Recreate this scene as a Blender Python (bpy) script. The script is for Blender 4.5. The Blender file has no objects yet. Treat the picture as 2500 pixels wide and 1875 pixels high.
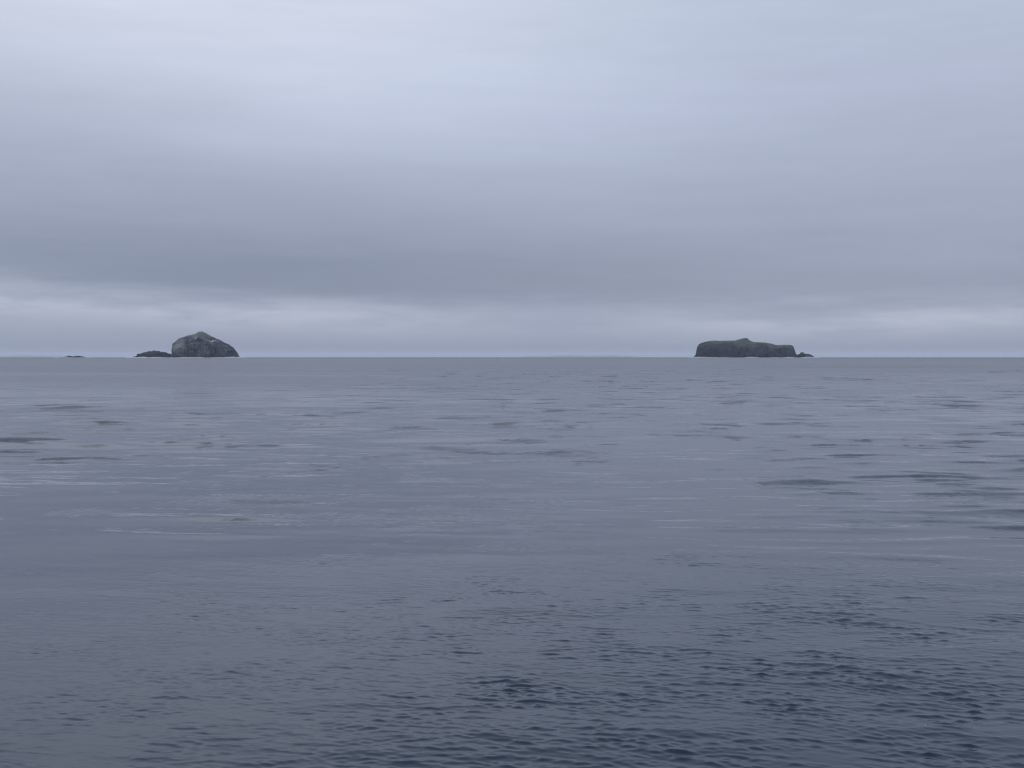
import bpy, math
import numpy as np

# ------------------------------------------------------------------ camera, sky, sun, exposure
scene = bpy.context.scene
C = scene.collection
rad = math.radians
EYE = 3.0                      # metres above the water, standing in a small boat
R_EARTH = 6371000.0

cam = bpy.data.cameras.new('camera')
cam.sensor_width = 36.0
cam.lens = 40.32
cam.clip_start = 0.1
cam.clip_end = 120000.0
cam_o = bpy.data.objects.new('camera', cam)
C.objects.link(cam_o)
cam_o.location = (0, 0, EYE)
cam_o.rotation_mode = 'XYZ'
cam_o.rotation_euler = (rad(90 - 1.395), rad(0.0), rad(0))
scene.camera = cam_o

scene.view_settings.view_transform = 'Standard'
scene.view_settings.look = 'None'
scene.view_settings.exposure = 0.0
scene.view_settings.gamma = 1.0
scene.view_settings.use_curve_mapping = False
scene.render.engine = 'CYCLES'
scene.cycles.max_bounces = 6
scene.cycles.filter_width = 1.15
scene.cycles.volume_bounces = 1
scene.cycles.use_denoising = True
scene.cycles.denoising_prefilter = 'ACCURATE'
scene.cycles.denoising_input_passes = 'RGB_ALBEDO_NORMAL'

SUN_AZ, SUN_EL = -105.0, 58.0   # degrees, azimuth from +Y towards +X


def lin(c):
    return tuple(((v / 255) / 12.92 if v / 255 <= 0.04045 else ((v / 255 + 0.055) / 1.055) ** 2.4) for v in c)


class Nodes:
    """small helper round a node tree"""
    def __init__(self, tree):
        self.t = tree
        self.n = tree.nodes
        self.l = tree.links

    def put(self, sock, v):
        if isinstance(v, bpy.types.NodeSocket):
            self.l.new(v, sock)
        elif v is not None:
            sock.default_value = v

    def new(self, kind, **kw):
        nd = self.n.new(kind)
        for k, v in kw.items():
            setattr(nd, k, v)
        return nd

    def math(self, op, a, b=None, c=None, clamp=False):
        nd = self.new('ShaderNodeMath', operation=op, use_clamp=clamp)
        self.put(nd.inputs[0], a)
        self.put(nd.inputs[1], b)
        self.put(nd.inputs[2], c)
        return nd.outputs[0]

    def vec(self, op, a, b=None, scale=None):
        nd = self.new('ShaderNodeVectorMath', operation=op)
        self.put(nd.inputs[0], a)
        self.put(nd.inputs[1], b)
        if scale is not None:
            self.put(nd.inputs[3], scale)
        return nd.outputs['Value'] if op in ('DOT_PRODUCT', 'LENGTH', 'DISTANCE') else nd.outputs[0]

    def step(self, v, a, b, lo=0.0, hi=1.0):
        nd = self.new('ShaderNodeMapRange', interpolation_type='SMOOTHSTEP')
        self.put(nd.inputs[0], v)
        self.put(nd.inputs[1], a)
        self.put(nd.inputs[2], b)
        self.put(nd.inputs[3], lo)
        self.put(nd.inputs[4], hi)
        return nd.outputs[0]

    def mix(self, f, a, b):
        nd = self.new('ShaderNodeMix', data_type='RGBA')
        self.put(nd.inputs[0], f)
        for s, v in ((nd.inputs[6], a), (nd.inputs[7], b)):
            if isinstance(v, tuple) and len(v) == 3:
                v = v + (1,)
            self.put(s, v)
        return nd.outputs[2]

    def noise(self, vec, scale, detail=2.0, rough=0.5, dist=0.0):
        nd = self.new('ShaderNodeTexNoise')
        self.put(nd.inputs['Vector'], vec)
        nd.inputs['Scale'].default_value = scale
        nd.inputs['Detail'].default_value = detail
        nd.inputs['Roughness'].default_value = rough
        nd.inputs['Distortion'].default_value = dist
        return nd

    def comb(self, x, y, z):
        nd = self.new('ShaderNodeCombineXYZ')
        for i, v in enumerate((x, y, z)):
            self.put(nd.inputs[i], v)
        return nd.outputs[0]

    def sep(self, v):
        nd = self.new('ShaderNodeSeparateXYZ')
        self.put(nd.inputs[0], v)
        return nd.outputs

    def ramp(self, f, stops, interp='EASE'):
        nd = self.new('ShaderNodeValToRGB')
        self.put(nd.inputs[0], f)
        e = nd.color_ramp
        e.interpolation = interp
        while len(e.elements) < len(stops):
            e.elements.new(0.5)
        for el, (p, c) in zip(e.elements, stops):
            el.position = p
            el.color = tuple(c) + (1,)
        return nd.outputs[0]


# overcast sky: a stratus deck that is bright overhead, dark towards its base over the
# horizon, with a paler gap under it
world = bpy.data.worlds.new('World')
scene.world = world
world.use_nodes = True
N = Nodes(world.node_tree)
N.n.clear()
out = N.new('ShaderNodeOutputWorld')
bg = N.new('ShaderNodeBackground')
SKY_STRENGTH = 0.1
bg.inputs[1].default_value = SKY_STRENGTH
N.l.new(bg.outputs[0], out.inputs[0])
tc = N.new('ShaderNodeTexCoord')
d = N.vec('NORMALIZE', tc.outputs['Generated'])
dx, dy, dz = N.sep(d)
# elevation and bearing in units of 1.36 degrees
el = N.math('MULTIPLY', N.math('ARCSINE', dz), 180 / math.pi / 1.357)
az = N.math('MULTIPLY', N.math('ARCTAN2', dx, dy), 180 / math.pi / 1.357)
# soft cloud structure, flattened towards the horizon as a level deck looks
zc = N.math('ADD', N.math('MAXIMUM', dz, 0.0), 0.06)
deck = N.comb(N.math('DIVIDE', dx, zc), N.math('DIVIDE', dy, zc), 0.0)
n_big = N.math('SUBTRACT', N.noise(deck, 0.5, 3.0, 0.5, 0.4).outputs[0], 0.5)
n_low = N.math('SUBTRACT', N.noise(N.comb(dx, dy, N.math('MULTIPLY', dz, 10.0)), 6.0, 3.0, 0.55).outputs[0], 0.5)


def bell(v, mid, width):
    t = N.math('DIVIDE', N.math('SUBTRACT', v, mid), width)
    return N.math('EXPONENT', N.math('MULTIPLY', N.math('MULTIPLY', t, t), -1.0))


# the deck's base hangs lower in some bearings than in others
swing = N.math('MULTIPLY_ADD', N.math('SINE', N.math('MULTIPLY', az, rad(6.785))), 0.5, 0.5)
edge = N.math('MULTIPLY_ADD', N.math('COSINE', N.math('MULTIPLY', N.math('SUBTRACT', az, 4.6), rad(5.428))), -0.50, 2.08)
n_rag = N.math('SUBTRACT', N.noise(N.comb(dx, dy, N.math('MULTIPLY', dz, 5.0)), 22.0, 4.0, 0.6, 0.5).outputs[0], 0.5)
edge = N.math('ADD', edge, N.math('ADD', N.math('MULTIPLY', n_low, 1.3), N.math('MULTIPLY', n_rag, 0.28)))
e_up = N.math('DIVIDE', N.math('ADD', el, N.math('MULTIPLY', n_big, 2.0)), 90.0)
thick = N.ramp(e_up, [(0.0, lin((138, 147, 169))), (3.35 / 90, lin((140, 149, 171))), (4.1 / 90, lin((145, 153, 175))),
                      (5.6 / 90, lin((157, 164, 186))), (7.1 / 90, lin((170, 178, 199))), (8.55 / 90, lin((182, 189, 209))),
                      (10.0 / 90, lin((196, 204, 222))), (11.5 / 90, lin((207, 213, 230))), (13.0 / 90, lin((213, 219, 235))),
                      (20.0 / 90, lin((203, 211, 231))), (66.0 / 90, lin((206, 214, 232)))], 'LINEAR')
thin = N.ramp(e_up, [(0.0, lin((151, 158, 179))), (2.6 / 90, lin((152, 160, 181))), (4.1 / 90, lin((157, 165, 186))),
                     (5.6 / 90, lin((164, 172, 193))), (7.1 / 90, lin((171, 179, 200))), (8.55 / 90, lin((176, 184, 206))),
                     (10.0 / 90, lin((180, 188, 210))), (11.5 / 90, lin((183, 193, 214))), (13.0 / 90, lin((187, 197, 218))),
                     (22.0 / 90, lin((198, 207, 228))), (66.0 / 90, lin((206, 214, 232)))], 'LINEAR')
deck_col = N.mix(swing, thick, thin)
# a paler swelling and, under it, the heaviest part of the base
swell_c = N.math('MULTIPLY', bell(az, -2.5, 10.5), N.math('SUBTRACT', N.math('MULTIPLY', bell(el, 8.6, 2.9), 0.155), N.math('MULTIPLY', bell(el, 3.1, 1.0), 0.08)))
deck_col = N.vec('SCALE', deck_col, scale=N.math('ADD', swell_c, N.math('MULTIPLY_ADD', N.math('ADD', n_low, N.math('MULTIPLY', n_rag, 0.5)), 0.13, 1.04)))
low_col = N.ramp(N.math('DIVIDE', el, 6.0), [
    (0.0, lin((155, 163, 184))),
    (0.25 / 6, lin((156, 164, 185))),
    (0.9 / 6, lin((162, 170, 192))),
    (1.6 / 6, lin((165, 173, 195))),
    (1.0, lin((168, 176, 198)))], 'LINEAR')
# thin bright rim under the deck
rim = bell(el, N.math('SUBTRACT', edge, 0.55), 0.55)
rim = N.math('MULTIPLY', rim, N.math('SUBTRACT', 0.85, N.math('MULTIPLY', bell(az, 1.5, 5.5), 0.7)))
rim = N.math('MULTIPLY', rim, N.math('MULTIPLY_ADD', N.math('ADD', n_low, N.math('MULTIPLY', n_rag, 0.5)), 3.0, 0.8, clamp=True))
low_col = N.mix(rim, low_col, lin((189, 196, 213)))
under = N.step(el, N.math('SUBTRACT', edge, 0.38), N.math('ADD', edge, 0.75))
cloud = N.vec('MULTIPLY', N.mix(under, low_col, deck_col), tuple(v / SKY_STRENGTH for v in (0.972, 0.980, 0.975)))
sky = N.new('ShaderNodeTexSky', sky_type='NISHITA', sun_disc=False)
sky.sun_elevation = rad(SUN_EL)
sky.sun_rotation = rad(SUN_AZ)
sky.air_density, sky.dust_density, sky.ozone_density = 1.0, 2.0, 1.0
N.l.new(N.mix(0.96, sky.outputs[0], cloud), bg.inputs[0])

sun = bpy.data.lights.new('sun', 'SUN')
sun.energy = 0.5
sun.angle = rad(60)
sun.color = (1.0, 0.98, 0.96)
sun_o = bpy.data.objects.new('sun', sun)
C.objects.link(sun_o)
sun_o.rotation_euler = (rad(90 - SUN_EL), 0, rad(180 - SUN_AZ))


# ------------------------------------------------------------------ helpers
def hash3(i, j, k, seed):
    h = (i.astype(np.int64) * 374761393 + j.astype(np.int64) * 668265263 + k.astype(np.int64) * 2147483647 + seed * 144665) & 0xffffffff
    h = ((h ^ (h >> 13)) * 1274126177) & 0xffffffff
    h = ((h ^ (h >> 16)) * 2246822519) & 0xffffffff
    return ((h ^ (h >> 15)) & 0xffffff) / float(0xffffff) * 2 - 1


def vnoise(x, y, z, seed=0):
    xi, yi, zi = np.floor(x), np.floor(y), np.floor(z)
    fx, fy, fz = x - xi, y - yi, z - zi
    fx, fy, fz = (f * f * f * (f * (f * 6 - 15) + 10) for f in (fx, fy, fz))
    r = 0
    for a in (0, 1):
        for b in (0, 1):
            for c in (0, 1):
                w = (fx if a else 1 - fx) * (fy if b else 1 - fy) * (fz if c else 1 - fz)
                r = r + w * hash3(xi + a, yi + b, zi + c, seed)
    return r


def fbm(x, y, z, oct=4, seed=0, gain=0.5):
    x, y, z = np.broadcast_arrays(np.asarray(x, float), np.asarray(y, float), np.asarray(z, float))
    r, a = 0, 1.0
    for o in range(oct):
        r = r + a * vnoise(x * 2 ** o + 17.3 * o, y * 2 ** o - 9.1 * o, z * 2 ** o + 3.7 * o, seed + o)
        a *= gain
    return r


def grid_faces(nr, nc, wrap=False):
    r = np.arange(nr - 1)[:, None]
    c = np.arange(nc if wrap else nc - 1)[None, :]
    c2 = (c + 1) % nc
    return np.stack([r * nc + c, r * nc + c2, (r + 1) * nc + c2, (r + 1) * nc + c], axis=-1).reshape(-1, 4)


def mesh_from(name, verts, quads, smooth=True):
    me = bpy.data.meshes.new(name)
    verts = np.asarray(verts, np.float32).reshape(-1, 3)
    quads = np.asarray(quads, np.int32)
    me.vertices.add(len(verts))
    me.vertices.foreach_set('co', verts.ravel())
    me.loops.add(quads.size)
    me.loops.foreach_set('vertex_index', quads.ravel())
    me.polygons.add(len(quads))
    me.polygons.foreach_set('loop_start', np.arange(0, quads.size, 4, dtype=np.int32))
    me.polygons.foreach_set('use_smooth', np.full(len(quads), smooth))
    me.update(calc_edges=True)
    me.validate()
    return me


def add(name, me, mat, parent=None):
    o = bpy.data.objects.new(name, me)
    C.objects.link(o)
    o.parent = parent
    if mat is not None:
        me.materials.append(mat)
    return o


def material(name):
    m = bpy.data.materials.new(name)
    m.use_nodes = True
    n = Nodes(m.node_tree)
    return m, n, n.n['Principled BSDF']


# ------------------------------------------------------------------ sea
rng = np.random.default_rng(11)


def wave_set(n, l0, l1, heading, spread, slope):
    """n sine waves: wave vector, amplitude (equal share of slope variance), phase"""
    lam = np.exp(rng.uniform(math.log(l0), math.log(l1), n))
    th = rad(heading) + rad(spread) * rng.standard_normal(n)
    k = 2 * math.pi / lam
    amp = slope * math.sqrt(2.0 / n) / k
    return np.stack([k * np.sin(th), k * np.cos(th), amp, rng.uniform(0, 2 * math.pi, n), lam], axis=1)


SWELL = wave_set(14, 40, 110, 10, 18, 0.012)
CHOP = wave_set(60, 1.6, 14.0, 4, 22, 0.031)
WAVELET = wave_set(70, 0.6, 3.4, 6, 13, 0.056)
RIPPLE_A = wave_set(120, 0.055, 0.18, 11, 20, 0.85)    # catspaws near the boat
RIPPLE_D = wave_set(70, 0.18, 0.60, 9, 18, 0.32)       # their longer company
RIPPLE_B = wave_set(40, 0.12, 0.26, -72, 7, 1.0)       # crossing ripples on the swell faces
RIPPLE_C = wave_set(40, 0.12, 0.26, 68, 7, 1.0)

# catspaws: x, y, half length, half depth, slope, share of crossing ripples
PATCHES = [
    (-24.6, 62.5, 2.52, 3.31, 0.1, 0.8) ,
    (-14.0, 57.2, 2.13, 2.77, 0.09, 0.7) ,
    (-7.3, 62.5, 1.72, 2.84, 0.08, 0.3) ,
    (-6.7, 112.9, 4.19, 7.72, 0.09, 0.2) ,
    (-4.6, 83.6, 2.16, 5.08, 0.09, 0.2) ,
    (-9.9, 38.5, 0.5, 0.72, 0.07, 0.2) ,
    (-5.0, 24.6, 1.6, 0.95, 0.12, 0.9) ,
    (-0.2, 24.8, 1.3, 0.95, 0.12, 0.5) ,
    (-0.1, 21.9, 0.7, 0.64, 0.11, 0.3) ,
    (0.4, 17.8, 0.62, 0.5, 0.12, 0.5) ,
    (-3.4, 15.7, 0.43, 0.27, 0.06, 0.1) ,
    (0.8, 47.6, 1.08, 1.65, 0.07, 0.3) ,
    (7.0, 44.0, 2.56, 1.87, 0.09, 0.5) ,
    (12.0, 50.9, 2.14, 2.2, 0.09, 0.3) ,
    (42.7, 146.2, 3.54, 10.36, 0.09, 0.1) ,
    (43.0, 112.9, 2.73, 7.72, 0.08, 0.1) ,
    (11.0, 35.2, 1.08, 1.35, 0.09, 0.4) ,
    (14.7, 35.2, 0.91, 1.35, 0.08, 0.2) ,
    (2.4, 33.9, 1.15, 0.84, 0.07, 0.3) ,
    (-8.4, 22.4, 0.51, 0.61, 0.07, 0.9) ,
    (-12.5, 29.6, 0.38, 1.06, 0.06, 0.8) ,
    (2.6, 16.3, 1.38, 0.58, 0.1, 0.1) ,
    (6.1, 15.9, 0.93, 0.92, 0.1, 0.1) ,
    (4.1, 12.1, 1.1, 0.71, 0.14, 0.0) ,
    (0.9, 9.3, 1.37, 1.32, 0.12, 0) ,
    (3.1, 9.1, 1.33, 1.6, 0.12, 0) ,
    (5.4, 12.7, 1.03, 1.18, 0.1, 0) ,
    (0.2, 10.4, 0.59, 0.52, 0.1, 0) ,
    (1.1, 13.7, 0.89, 0.34, 0.07, 0) ,
    (-1.0, 9.6, 0.54, 0.28, 0.09, 0) ,
    (2.6, 13.2, 1.28, 0.32, 0.08, 0) ,
    (-3.5, 8.5, 0.17, 0.06, 0.1, 0) ,
    (-0.4, 8.4, 0.41, 0.09, 0.1, 0) ,
    (2.0, 21.7, 1.41, 0.86, 0.03, 0) ,
    (6.0, 22.1, 1.43, 1.18, 0.035, 0) ,
    (7.7, 19.2, 0.93, 0.89, 0.035, 0) ,
    (26.2, 81.8, 7.93, 20.25, 0.05, 0.1) ,
    (5.6, 56.8, 6.42, 11.71, 0.045, 0.2) ,
    (-2.7, 13.0, 1.05, 0.61, 0.04, 0) ,
]
WIND = (2.6, 9.5, 4.2, 5.5, .055)

H0 = EYE
r_list = [0.6]
while r_list[-1] < 9500:
    r = r_list[-1]
    r_list.append(r + max(0.0105 if r > 7.4 else 0.10, 0.00030 * r * r / H0))
r_arr = np.array(r_list)
FINE = 28.5
th = np.concatenate([np.arange(-180, -FINE, 2.5), np.arange(-FINE, FINE, 0.062), np.arange(FINE, 180, 2.5)])
th_r = np.radians(th)
RR, TT = np.meshgrid(r_arr, th_r, indexing='ij')
X = (RR * np.sin(TT)).astype(np.float32)
Y = (RR * np.cos(TT)).astype(np.float32)
dr = np.gradient(r_arr)
side = np.clip((FINE - np.abs(th)) / 2.0, 0, 1).astype(np.float32)

patch = np.full(X.shape, 0.0, np.float32)
cross = np.zeros_like(patch)
near = r_arr < 260
Xn, Yn = X[near], Y[near]
wob = fbm(Xn * 0.9, Yn * 1.6, 0, 3, 5).astype(np.float32)
for (px, py, a, b, s, c) in PATCHES:
    sc = a * 0.35
    q2 = ((Xn - px) / a) ** 2 + ((Yn - py) / b) ** 2
    g = np.exp(-q2 * 0.9) * np.clip(0.75 + 0.6 * wob, 0, 1.5) * s
    new = np.maximum(patch[near], g)
    cross[near] = np.where(g > patch[near], c, cross[near])
    patch[near] = np.sqrt(patch[near] ** 2 + g ** 2) * 0.6 + new * 0.4
gx, gy, ga, gb, gs = WIND
patch[near] += gs * np.exp(-((Xn - gx) / ga) ** 2 - ((Yn - gy) / gb) ** 2) * np.clip(0.8 + 0.7 * wob, 0, 2)
patch = np.clip(patch, 0, 0.105)
# loose scatter of small catspaws over the rest of the near water
scat = fbm(Xn * 0.45, Yn * 0.28, 3, 5, 88, 0.6)
patch[near] = np.maximum(patch[near], 0.075 * np.clip((scat - 0.12) / 0.5, 0, 1) * np.clip(1.6 - np.abs(Xn + 6 - 0.35 * Yn) / (0.5 * Yn + 2), 0.35, 1))
base_r = 0.012 + 0.010 * np.clip(fbm(X * 0.05, Y * 0.09, 0, 3, 9), 0, 1).astype(np.float32)
base_r = base_r + 0.035 * np.clip((17 - Y) / 8, 0, 1)
slopeA = base_r + patch * (1 - 0.85 * cross)
slopeB = 0.006 + 1.8 * patch * cross

Z = np.zeros_like(X)


def wave_field(waves):
    """unit-slope height field of a wave set, each wave faded out where the mesh gets too coarse for it"""
    f = np.zeros_like(X)
    for kx, ky, amp, ph, lam in waves:
        per_row = np.maximum(abs(ky) * dr, abs(kx) * r_arr * rad(0.062))   # phase step from vertex to vertex
        fade = np.clip((2.2 - per_row) / 0.9, 0, 1)
        last = np.nonzero(fade > 0)[0]
        if len(last) == 0:
            continue
        m = last[-1] + 1
        s = np.sin(kx * X[:m] + ky * Y[:m] + ph).astype(np.float32)
        s *= (amp * fade[:m]).astype(np.float32)[:, None]
        if lam < 17:
            s *= side[None, :]
        f[:m] += s
    return f


def peaked(f, waves, c):
    """narrow crests and wide troughs"""
    sd = math.sqrt((waves[:, 2] ** 2).sum() / 2)
    return f + c * (f * f / sd)


groups = np.zeros_like(X)
groups[near] = np.clip(0.85 + 0.6 * fbm(Xn * 1.3, Yn * 2.0, 0, 3, 77), 0.15, 1.5)
Z += wave_field(SWELL)
chop_gain = np.clip(0.9 + 0.7 * fbm(X * 0.03, Y * 0.04, 0, 3, 21), 0.25, 1.8).astype(np.float32)
gust = np.clip(0.58 + 0.95 * fbm(X / 14, Y / 26, 0, 4, 93, 0.6) + 0.28 * np.clip(X / (0.4 * RR), -1, 1), 0.06, 1.0).astype(np.float32)
gust += 0.35 * np.clip(patch / 0.09, 0, 1) * np.clip((RR - 13) / 5, 0, 1).astype(np.float32)
gust *= np.clip((RR - 9) / 10, 0.35, 1).astype(np.float32)
chop = chop_gain * peaked(wave_field(CHOP), CHOP, 0.15) + gust * peaked(wave_field(WAVELET), WAVELET, 0.12)
Z += chop
# ripples gather on the near faces of the chop
face = np.gradient(chop, axis=0) / dr[:, None].astype(np.float32)
face = np.clip((face - 0.03) / 0.06, 0, 1.5) * gust
slopeA = slopeA + 0.035 * face * (r_arr < 60)[:, None]
Z += slopeA * groups * (peaked(wave_field(RIPPLE_A), RIPPLE_A, 0.2) + peaked(wave_field(RIPPLE_D), RIPPLE_D, 0.15))
Z += slopeB * np.where(X < 0.5, wave_field(RIPPLE_B), wave_field(RIPPLE_C))
Z -= (RR ** 2 / (2 * R_EARTH)).astype(np.float32)

verts = np.stack([X, Y, Z], axis=-1)
sea_me = mesh_from('sea', verts, grid_faces(len(r_arr), len(th), True)[:, ::-1])
# what the mesh no longer resolves of the ripples goes to the material as slope and roughness
lost = np.clip((dr - 0.015) / 0.09, 0, 1)[:, None]
far = (np.clip((r_arr - 30) / 250, 0, 1) + 0.5 * np.clip((r_arr - 500) / 1500, 0, 1))[:, None]
for nm, val in (('lost', np.repeat(lost, X.shape[1], 1)), ('far', np.repeat(far, X.shape[1], 1)), ('windy', patch / 0.09), ('face', face)):
    at = sea_me.attributes.new(nm, 'FLOAT', 'POINT')
    at.data.foreach_set('value', val.astype(np.float32).ravel())

m_sea, n, bsdf = material('sea_water')
bsdf.inputs['Base Color'].default_value = (0.002, 0.018, 0.038, 1)
bsdf.inputs['IOR'].default_value = 1.375
geo = n.new('ShaderNodeNewGeometry')
lost_s, far_s, windy_s, face_s = (n.new('ShaderNodeAttribute', attribute_name=k).outputs['Fac'] for k in ('lost', 'far', 'windy', 'face'))
pos = geo.outputs['Position']
# ragged cat's-paws: wind-roughened streaks of every size, with calm slicks between them
w1 = n.noise(n.vec('MULTIPLY', pos, (0.30, 0.42, 0.0)), 1.0, 7.0, 0.66, 0.3).outputs[0]
w2 = n.noise(n.vec('MULTIPLY', pos, (0.014, 0.007, 0.0)), 1.0, 4.0, 0.6, 0.4).outputs[0]
wsum = n.math('ADD', n.math('ADD', w1, n.math('MULTIPLY', n.math('SUBTRACT', w2, 0.5), 0.5)), n.math('MULTIPLY_ADD', face_s, 0.14, n.math('MULTIPLY', windy_s, 0.16)))
paw = n.math('ADD', n.step(wsum, 0.575, 0.76), n.math('MULTIPLY', n.step(wsum, 0.44, 0.58), 0.04))
# slope of the fine ripples
p1 = n.vec('MULTIPLY', pos, (1.0, 1.5, 0.0))
p2 = n.vec('MULTIPLY', pos, (0.3, 0.55, 0.0))
a1 = n.vec('SUBTRACT', n.noise(p1, 4.0, 3.0, 0.6).outputs[1], (0.5, 0.5, 0.5))
a2 = n.vec('SUBTRACT', n.noise(p2, 0.9, 3.0, 0.6).outputs[1], (0.5, 0.5, 0.5))
fine = n.vec('MULTIPLY', n.vec('ADD', n.vec('SCALE', a1, scale=5.0), n.vec('SCALE', a2, scale=2.5)), (0.6, 1.0, 0.0))
amt = n.math('MULTIPLY', lost_s, n.math('ADD', n.math('MULTIPLY_ADD', far_s, 0.014, 0.004), n.math('MULTIPLY', paw, 0.09)))
amt = n.math('ADD', amt, 0.010)
alpha = n.math('MULTIPLY', lost_s, n.math('ADD', n.math('MULTIPLY_ADD', far_s, 0.044, 0.0), n.math('MULTIPLY', paw, 0.12)))
rough = n.math('SQRT', n.math('ADD', alpha, 0.0036))
n.l.new(rough, bsdf.inputs['Roughness'])
nrm = n.vec('NORMALIZE', n.vec('ADD', geo.outputs['Normal'], n.vec('SCALE', fine, scale=amt)))
n.l.new(nrm, bsdf.inputs['Normal'])
sea = add('sea', sea_me, m_sea)
sea['kind'] = 'structure'


# ------------------------------------------------------------------ islands
def resample(pts, n):
    p = np.array(pts, float)
    s = np.concatenate([[0], np.cumsum(np.hypot(*np.diff(p, axis=0).T))])
    t = np.linspace(0, s[-1], n)
    return np.interp(t, s, p[:, 0]), np.interp(t, s, p[:, 1]), t / s[-1]


def loft(outline, dist, half_depth, ns, nt, e_side, e_top, rough, seed, end_pow=0.55, back=1.0, jag=0.0):
    """A rock mass lofted along its skyline: each ring runs from the near waterline over the
    ridge to the far waterline; fractal relief is pushed along the section's normal."""
    x, h, s = resample(outline, ns)
    depth = half_depth * np.clip(np.sin(np.pi * np.clip(s, 0.004, 0.996)), 0, 1) ** end_pow
    x0 = (x[0] + x[-1]) / 2
    t = np.linspace(0, np.pi, nt)
    ct, st = np.cos(t), np.sin(t)
    cy = np.sign(ct) * np.abs(ct) ** e_side
    cz = np.abs(st) ** e_top
    Yl = -depth[:, None] * cy[None, :] * np.where(ct > 0, 1.0, back)[None, :]
    Zl = h[:, None] * cz[None, :]
    Xl = np.repeat((x - x0)[:, None], nt, 1)
    k = 1.0 / (half_depth * 0.55)
    f = fbm(Xl * k, Yl * k * 0.7, Zl * k * 1.1, 6, seed, 0.56)
    gully = -np.abs(fbm(Xl * k * 2.2, Yl * 0.2 * k, Zl * k * 0.35, 4, seed + 40, 0.55))
    dsp = rough * (f + 0.9 * gully)
    w = np.clip(Zl / 6.0, 0.25, 1)
    keep = np.abs(ct)[None, :] ** 0.7          # the skyline itself keeps its traced height
    Yl = Yl - dsp * np.sign(ct)[None, :] * keep * w
    Zl = Zl + 0.22 * dsp * (1 - 0.6 * np.abs(st)[None, :]) * np.clip(Zl / 8, 0, 1)
    Zl = Zl + jag * fbm(Xl * 0.16, Yl * 0.16, Zl * 0.0, 3, seed + 7, 0.6) * np.clip(Zl / 4, 0, 1)
    Zl = np.where((np.abs(st) < 0.02)[None, :], -4.0, Zl)
    Xl = Xl + Yl * (x0 / dist)                # its sections run along the line from the boat
    D2 = dist ** 2 + x0 ** 2
    base = (x0, dist, -D2 / (2 * R_EARTH))
    return np.stack([Xl, Yl, Zl], -1), base


def rock_material(name, dark, mid, pale, pale_amount, scale, grass=None, band=6.0, spots=()):
    m, n, b = material(name)
    b.inputs['Roughness'].default_value = 0.9
    b.inputs['Specular IOR Level'].default_value = 0.25
    tcn = n.new('ShaderNodeTexCoord')
    p = tcn.outputs['Object']
    nz = n.sep(p)[2]
    n1 = n.noise(p, scale, 6.0, 0.62, 0.3).outputs[0]
    strata = n.noise(n.vec('MULTIPLY', p, (0.35, 0.35, 1.6)), scale * 2.0, 4.0, 0.6, 0.6).outputs[0]
    fine = n.noise(p, scale * 3.2, 4.0, 0.6).outputs[0]
    col = n.mix(n.step(n.math('ADD', n.math('MULTIPLY', n1, 0.6), n.math('MULTIPLY', strata, 0.4)), 0.40, 0.62), dark, mid)
    k = n.step(n.math('ADD', n.math('MULTIPLY', n1, 0.45), n.math('MULTIPLY', fine, 0.55)), 0.62 - pale_amount, 0.74 - pale_amount * 0.6)
    col = n.mix(n.math('MULTIPLY', k, 0.85), col, pale)
    for (sx, sy, sz, rx, rz, amt) in spots:
        dv = n.vec('MULTIPLY', n.vec('SUBTRACT', p, (sx, sy, sz)), (1 / rx, 0.0, 1 / rz))
        w = n.math('ADD', n.vec('LENGTH', dv), n.math('MULTIPLY', n.math('SUBTRACT', fine, 0.5), 1.6))
        col = n.mix(n.step(w, 1.1, 0.45, 0.0, amt), col, pale)
    if grass is not None:
        col = n.mix(n.step(n.math('ADD', n1, n.math('MULTIPLY', n.math('SUBTRACT', fine, 0.5), 0.5)), 0.35, 0.6, 0.35, 1.0), col, grass)
    # dark tidal band of weed and wet rock
    tide = n.step(n.math('ADD', nz, n.math('MULTIPLY', n.math('SUBTRACT', n1, 0.5), band * 1.2)), band * 0.4, band * 1.3)
    col = n.mix(tide, (0.008, 0.011, 0.020), col)
    n.l.new(col, b.inputs['Base Color'])
    bump = n.new('ShaderNodeBump')
    bump.inputs['Strength'].default_value = 0.8
    bump.inputs['Distance'].default_value = 1.2
    n.l.new(fine, bump.inputs['Height'])
    n.l.new(bump.outputs[0], b.inputs['Normal'])
    return m


def root(name, base, label, cat):
    o = bpy.data.objects.new(name, None)
    o.empty_display_size = 5
    C.objects.link(o)
    o.location = base
    o['label'] = label
    o['category'] = cat
    return o


def split(V, masks, parent):
    """one mesh object for each named set of faces of a lofted rock"""
    ns, nt = V.shape[:2]
    q = grid_faces(ns, nt)
    mid = V.reshape(-1, 3)[q].mean(1)
    left = np.ones(len(q), bool)
    for name, fn, mat in masks:
        sel = left & fn(mid)
        left &= ~sel
        if not sel.any():
            continue
        used, inv = np.unique(q[sel], return_inverse=True)
        add(name, mesh_from(name, V.reshape(-1, 3)[used], inv.reshape(-1, 4)), mat, parent)


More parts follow.
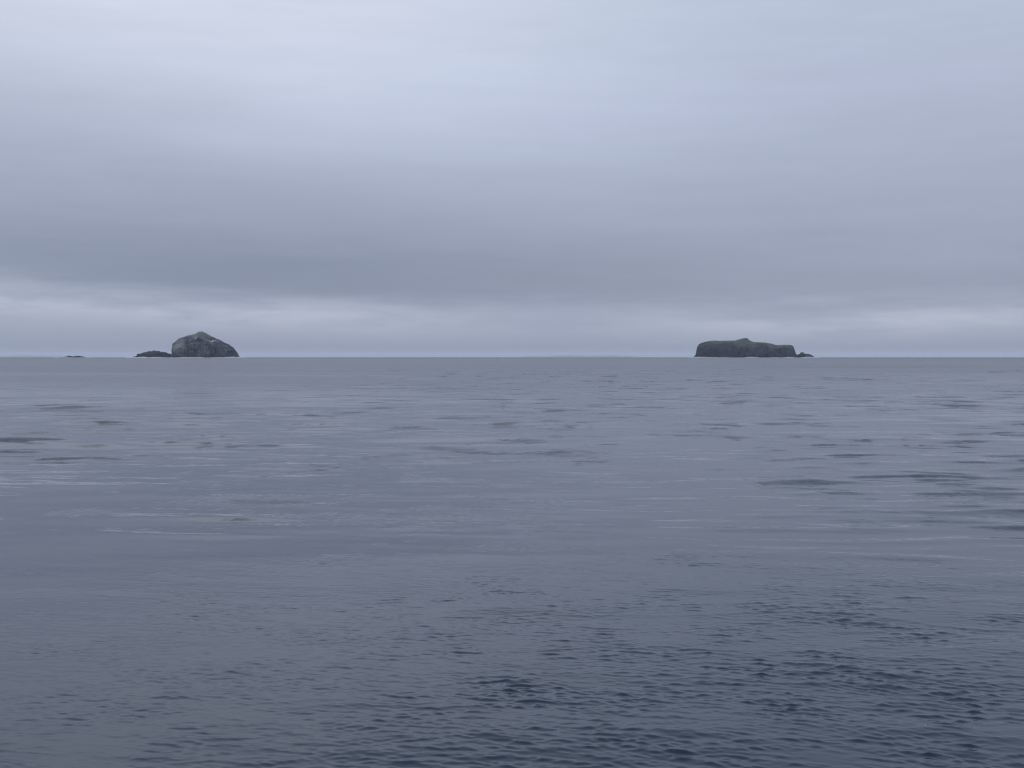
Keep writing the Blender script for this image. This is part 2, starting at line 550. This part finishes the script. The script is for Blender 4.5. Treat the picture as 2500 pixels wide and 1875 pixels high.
DOME = [(-957.4, 0.0), (-957.0, 6.4), (-957.6, 13.9), (-960.2, 22.7), (-960.4, 27.3), (-957.8, 33.1), (-958.4, 39.8), (-956.4, 41.5), (-952.7, 42.8), (-948.0, 46.5), (-939.6, 53.2), (-931.2, 57.4), (-921.2, 60.7), (-912.8, 63.2), (-904.4, 64.9), (-895.2, 66.6), (-891.8, 67.9), (-887.6, 71.6), (-880.9, 73.7), (-874.2, 72.4), (-865.9, 69.1), (-857.6, 64.0), (-849.2, 59.0), (-840.9, 57.2), (-838.2, 53.9), (-830.9, 50.7), (-820.9, 45.7), (-810.9, 40.6), (-799.2, 35.6), (-789.2, 29.8), (-782.5, 23.1), (-777.6, 17.2), (-773.4, 11.4), (-771.4, 5.5), (-766.8, 0.0)]
REEF = [(-1069.4, 0.0), (-1067.2, 2.7), (-1063.5, 3.7), (-1061.5, 2.0), (-1058.1, 5.2), (-1055.1, 11.0), (-1050.9, 10.5), (-1045.1, 9.4), (-1039.2, 12.5), (-1033.4, 13.9), (-1023.3, 16.4), (-1013.3, 18.4), (-1004.1, 18.9), (-994.9, 17.2), (-986.6, 14.7), (-974.1, 14.2), (-966.6, 10.5), (-960.7, 8.3), (-953.2, 5.5), (-946.6, 0.0)]
FLAT = [(-1338.6, 0.0), (-1334.7, 0.7), (-1328.2, 0.8), (-1324.9, 0.4), (-1322.7, 1.8), (-1319.9, 2.6), (-1316.1, 2.0), (-1313.6, 3.7), (-1312.3, 5.3), (-1307.9, 4.6), (-1304.1, 4.2), (-1300.8, 3.1), (-1298.1, 2.3), (-1293.1, 3.7), (-1285.5, 4.3), (-1281.1, 4.6), (-1273.4, 3.9), (-1270.1, 3.7), (-1266.9, 2.3), (-1261.4, 1.3), (-1257.0, 0.0)]
TABLE = [(568.2, 0.0), (574.4, 3.4), (578.4, 10.3), (580.3, 21.4), (583.0, 33.5), (587.6, 41.0), (596.9, 46.6), (610.0, 49.4), (634.2, 52.2), (658.4, 52.2), (682.7, 53.1), (703.2, 53.5), (712.5, 57.2), (725.5, 60.6), (732.9, 62.1), (740.4, 60.9), (744.2, 56.8), (748.8, 53.1), (756.3, 49.4), (770.3, 47.5), (790.8, 47.1), (805.7, 44.7), (818.8, 41.6), (830.0, 38.6), (844.9, 37.8), (859.8, 39.1), (878.5, 38.6), (885.0, 35.4), (887.9, 28.0), (890.7, 19.6), (893.5, 11.2), (896.4, 0.0)]
STACK = [(885.6, 0.0), (891.1, 8.0), (900.4, 8.9), (904.1, 12.1), (906.8, 15.4), (914.3, 15.4), (918.0, 11.7), (930.1, 11.0), (937.6, 8.0), (945.0, 4.6), (950.6, 0.0)]

GUANO = (0.42, 0.42, 0.40)
m_dome = rock_material('lichened_rock', (0.016, 0.022, 0.038), (0.100, 0.108, 0.130), GUANO, 0.06, 0.045,
                       spots=[(28, 0, 46, 9, 3.5, .9), (-17, 0, 57, 9, 9, .55), (-12, 0, 66, 6, 6, .55), (-62, 0, 26, 30, 17, .34), (-60, 0, 46, 22, 9, .25), (5, 0, 58, 16, 8, .25), (-22, 0, 16, 14, 4, .3)])
m_summit = rock_material('summit_turf', (0.075, 0.088, 0.095), (0.14, 0.155, 0.155), GUANO, 0.08, 0.06, grass=(0.12, 0.14, 0.135))
m_skerry = rock_material('wet_dark_rock', (0.012, 0.016, 0.028), (0.030, 0.034, 0.044), (0.09, 0.095, 0.10), 0.0, 0.09, band=3.0)
m_cliff = rock_material('basalt_cliff', (0.014, 0.019, 0.032), (0.048, 0.056, 0.068), (0.11, 0.12, 0.12), 0.02, 0.035)
m_turf = rock_material('sea_cliff_turf', (0.045, 0.056, 0.054), (0.080, 0.095, 0.085), (0.12, 0.13, 0.12), 0.03, 0.04, grass=(0.072, 0.088, 0.074), band=2.0)

# domed island
V, base = loft(DOME, 3240, 88, 300, 130, 0.85, 0.80, 15.0, 3, jag=1.3)
isl = root('rocky_island', base, 'tall domed grey rock island streaked pale with bird droppings, steep on its left', 'island')
nz = lambda p, k, s: fbm(p[:, 0] * k, p[:, 1] * k, p[:, 2] * k, 3, s)
split(V, [('summit_slope', lambda p: p[:, 2] + 9 * nz(p, .05, 61) - 0.10 * (p[:, 0] + 10) > 62, m_summit),
          ('cliff', lambda p: p[:, 2] > -99, m_dome)], isl)

# low reef at its foot
V, base = loft(REEF, 3234, 26, 150, 50, 0.9, 0.8, 4.0, 8, back=0.8, jag=1.9)
isl = root('skerry', base, 'long low dark skerry beside the left foot of the domed island', 'skerry')
split(V, [('ledge', lambda p: p[:, 2] < 3.2 + 1.5 * nz(p, .12, 4), m_skerry), ('rock_hump', lambda p: p[:, 2] > -99, m_skerry)], isl)

# flat skerry far to the left
V, base = loft(FLAT, 3390, 14, 140, 36, 0.9, 0.8, 1.6, 15, jag=0.5)
sk = add('skerry', mesh_from('skerry', V, grid_faces(*V.shape[:2])), m_skerry)
sk.location = base
sk['label'] = 'tiny flat dark skerry awash alone near the left edge'
sk['category'] = 'skerry'

# table-topped island
V, base = loft(TABLE, 3610, 105, 300, 110, 0.72, 0.66, 12.0, 27, back=1.1, jag=0.8)
isl = root('grassy_island', base, 'flat-topped dark cliff island with green turf and a small pointed summit', 'island')
split(V, [('turf_slope', lambda p: p[:, 2] + 13 * nz(p, .03, 71) > 41 - 0.055 * p[:, 0], m_turf),
          ('cliff', lambda p: p[:, 2] > -99, m_cliff)], isl)

V, base = loft(STACK, 3600, 22, 110, 44, 0.85, 0.8, 3.0, 33, jag=1.3)
isl = root('sea_stack', base, 'small dark stepped sea stack off the right end of the flat-topped island', 'sea stack')
split(V, [('ledge', lambda p: p[:, 2] < 3.0 + 1.5 * nz(p, .12, 5), m_skerry), ('rock_hump', lambda p: p[:, 2] > -99, m_skerry)], isl)


# ------------------------------------------------------------------ surf breaking round the rocks
m_foam, n, b = material('surf_foam')
tcn = n.new('ShaderNodeTexCoord')
fz = n.noise(tcn.outputs['Object'], 0.25, 5.0, 0.65).outputs[0]
n.l.new(n.mix(n.step(fz, 0.30, 0.52), (0.30, 0.34, 0.38), (0.72, 0.74, 0.76)), b.inputs['Base Color'])
b.inputs['Roughness'].default_value = 0.8


def surf(outlines, dist, half_depth, high, seed, label):
    x_lo, x_hi = min(o[0][0] for o in outlines) - 6, max(o[-1][0] for o in outlines) + 6
    cx, a = (x_lo + x_hi) / 2, (x_hi - x_lo) / 2
    t = np.linspace(0, 2 * np.pi, 600, endpoint=False)
    v = np.linspace(0, np.pi, 9)
    rx, ry = a * np.cos(t), (half_depth + 12) * np.sign(np.sin(t)) * np.abs(np.sin(t)) ** 0.6
    nx, ny = np.cos(t), np.sin(t)
    j = fbm(rx * 0.05, ry * 0.05, 0, 4, seed)
    hh = high * np.clip(0.65 + 0.75 * fbm(rx * 0.035, ry * 0.035, 5, 4, seed + 3), 0.12, 1.5)
    off = 4 * j[:, None] - 5.0 * np.cos(v)[None, :]
    P = np.stack([rx[:, None] + nx[:, None] * off, ry[:, None] + ny[:, None] * off,
                  hh[:, None] * np.sin(v)[None, :] - 0.5], -1)
    P[..., 2] += 0.35 * fbm(P[..., 0] * 0.3, P[..., 1] * 0.3, P[..., 2] * 0.3, 3, seed + 9)
    o = add('surf', mesh_from('surf', P.transpose(1, 0, 2), grid_faces(9, 600, True)[:, ::-1]), m_foam)
    o.location = (cx, dist, -(dist ** 2 + cx ** 2) / (2 * R_EARTH))
    o['kind'] = 'stuff'
    o['label'] = label
    o['category'] = 'surf'


surf([REEF, DOME], 3240, 96, 1.9, 2, 'thin white line of surf along the foot of the domed island')
surf([FLAT], 3390, 18, 1.1, 5, 'thin white surf under the tiny flat skerry')
surf([TABLE, STACK], 3610, 116, 1.7, 7, 'thin white line of surf along the foot of the flat-topped island')


# ------------------------------------------------------------------ far land, nearly lost in the haze
m_far, n, b = material('far_moorland')
tcn = n.new('ShaderNodeTexCoord')
n.l.new(n.mix(n.noise(tcn.outputs['Object'], 0.002, 5.0, 0.6).outputs[0], (0.04, 0.05, 0.035), (0.10, 0.10, 0.07)), b.inputs['Base Color'])
b.inputs['Roughness'].default_value = 0.95


def far_hill(outline, dist, half_depth, seed, name):
    V, base = loft(outline, dist, half_depth, 120, 40, 1.0, 1.3, half_depth * 0.10, seed, end_pow=0.8)
    o = add('hills', mesh_from(name, V, grid_faces(*V.shape[:2])), m_far)
    o.location = base
    o['kind'] = 'structure'


far_hill([(-16900, 0), (-15600, 75), (-14700, 110), (-14000, 130), (-13500, 126), (-13100, 112), (-12600, 80), (-12100, 0)], 33000, 900, 51, 'hills')
far_hill([(-300, 0), (400, 75), (1100, 98), (1800, 112), (2400, 108), (2900, 118), (3500, 92), (4300, 0)], 33000, 900, 57, 'hills')

# ------------------------------------------------------------------ the hazy air
HX, HY0, HY1, HZ0, HZ1 = 24000.0, -12000.0, 36000.0, -107.0, 92.0
hv = [(sx * HX, y, z) for z in (HZ0, HZ1) for y in (HY0, HY1) for sx in (-1, 1)]
hq = [(0, 2, 3, 1), (4, 5, 7, 6), (0, 1, 5, 4), (2, 6, 7, 3), (0, 4, 6, 2), (1, 3, 7, 5)]
m_haze = bpy.data.materials.new('sea_haze')
m_haze.use_nodes = True
hn = Nodes(m_haze.node_tree)
hn.n.clear()
ho = hn.new('ShaderNodeOutputMaterial')
pv = hn.new('ShaderNodeVolumePrincipled')
pv.inputs['Color'].default_value = (0.84, 0.90, 1.0, 1)
pv.inputs['Density'].default_value = 4.6e-5
pv.inputs['Density Attribute'].default_value = ''
pv.inputs['Temperature Attribute'].default_value = ''
hn.l.new(pv.outputs[0], ho.inputs['Volume'])
haze = add('haze', mesh_from('haze', hv, hq, False), m_haze)
haze['kind'] = 'stuff'
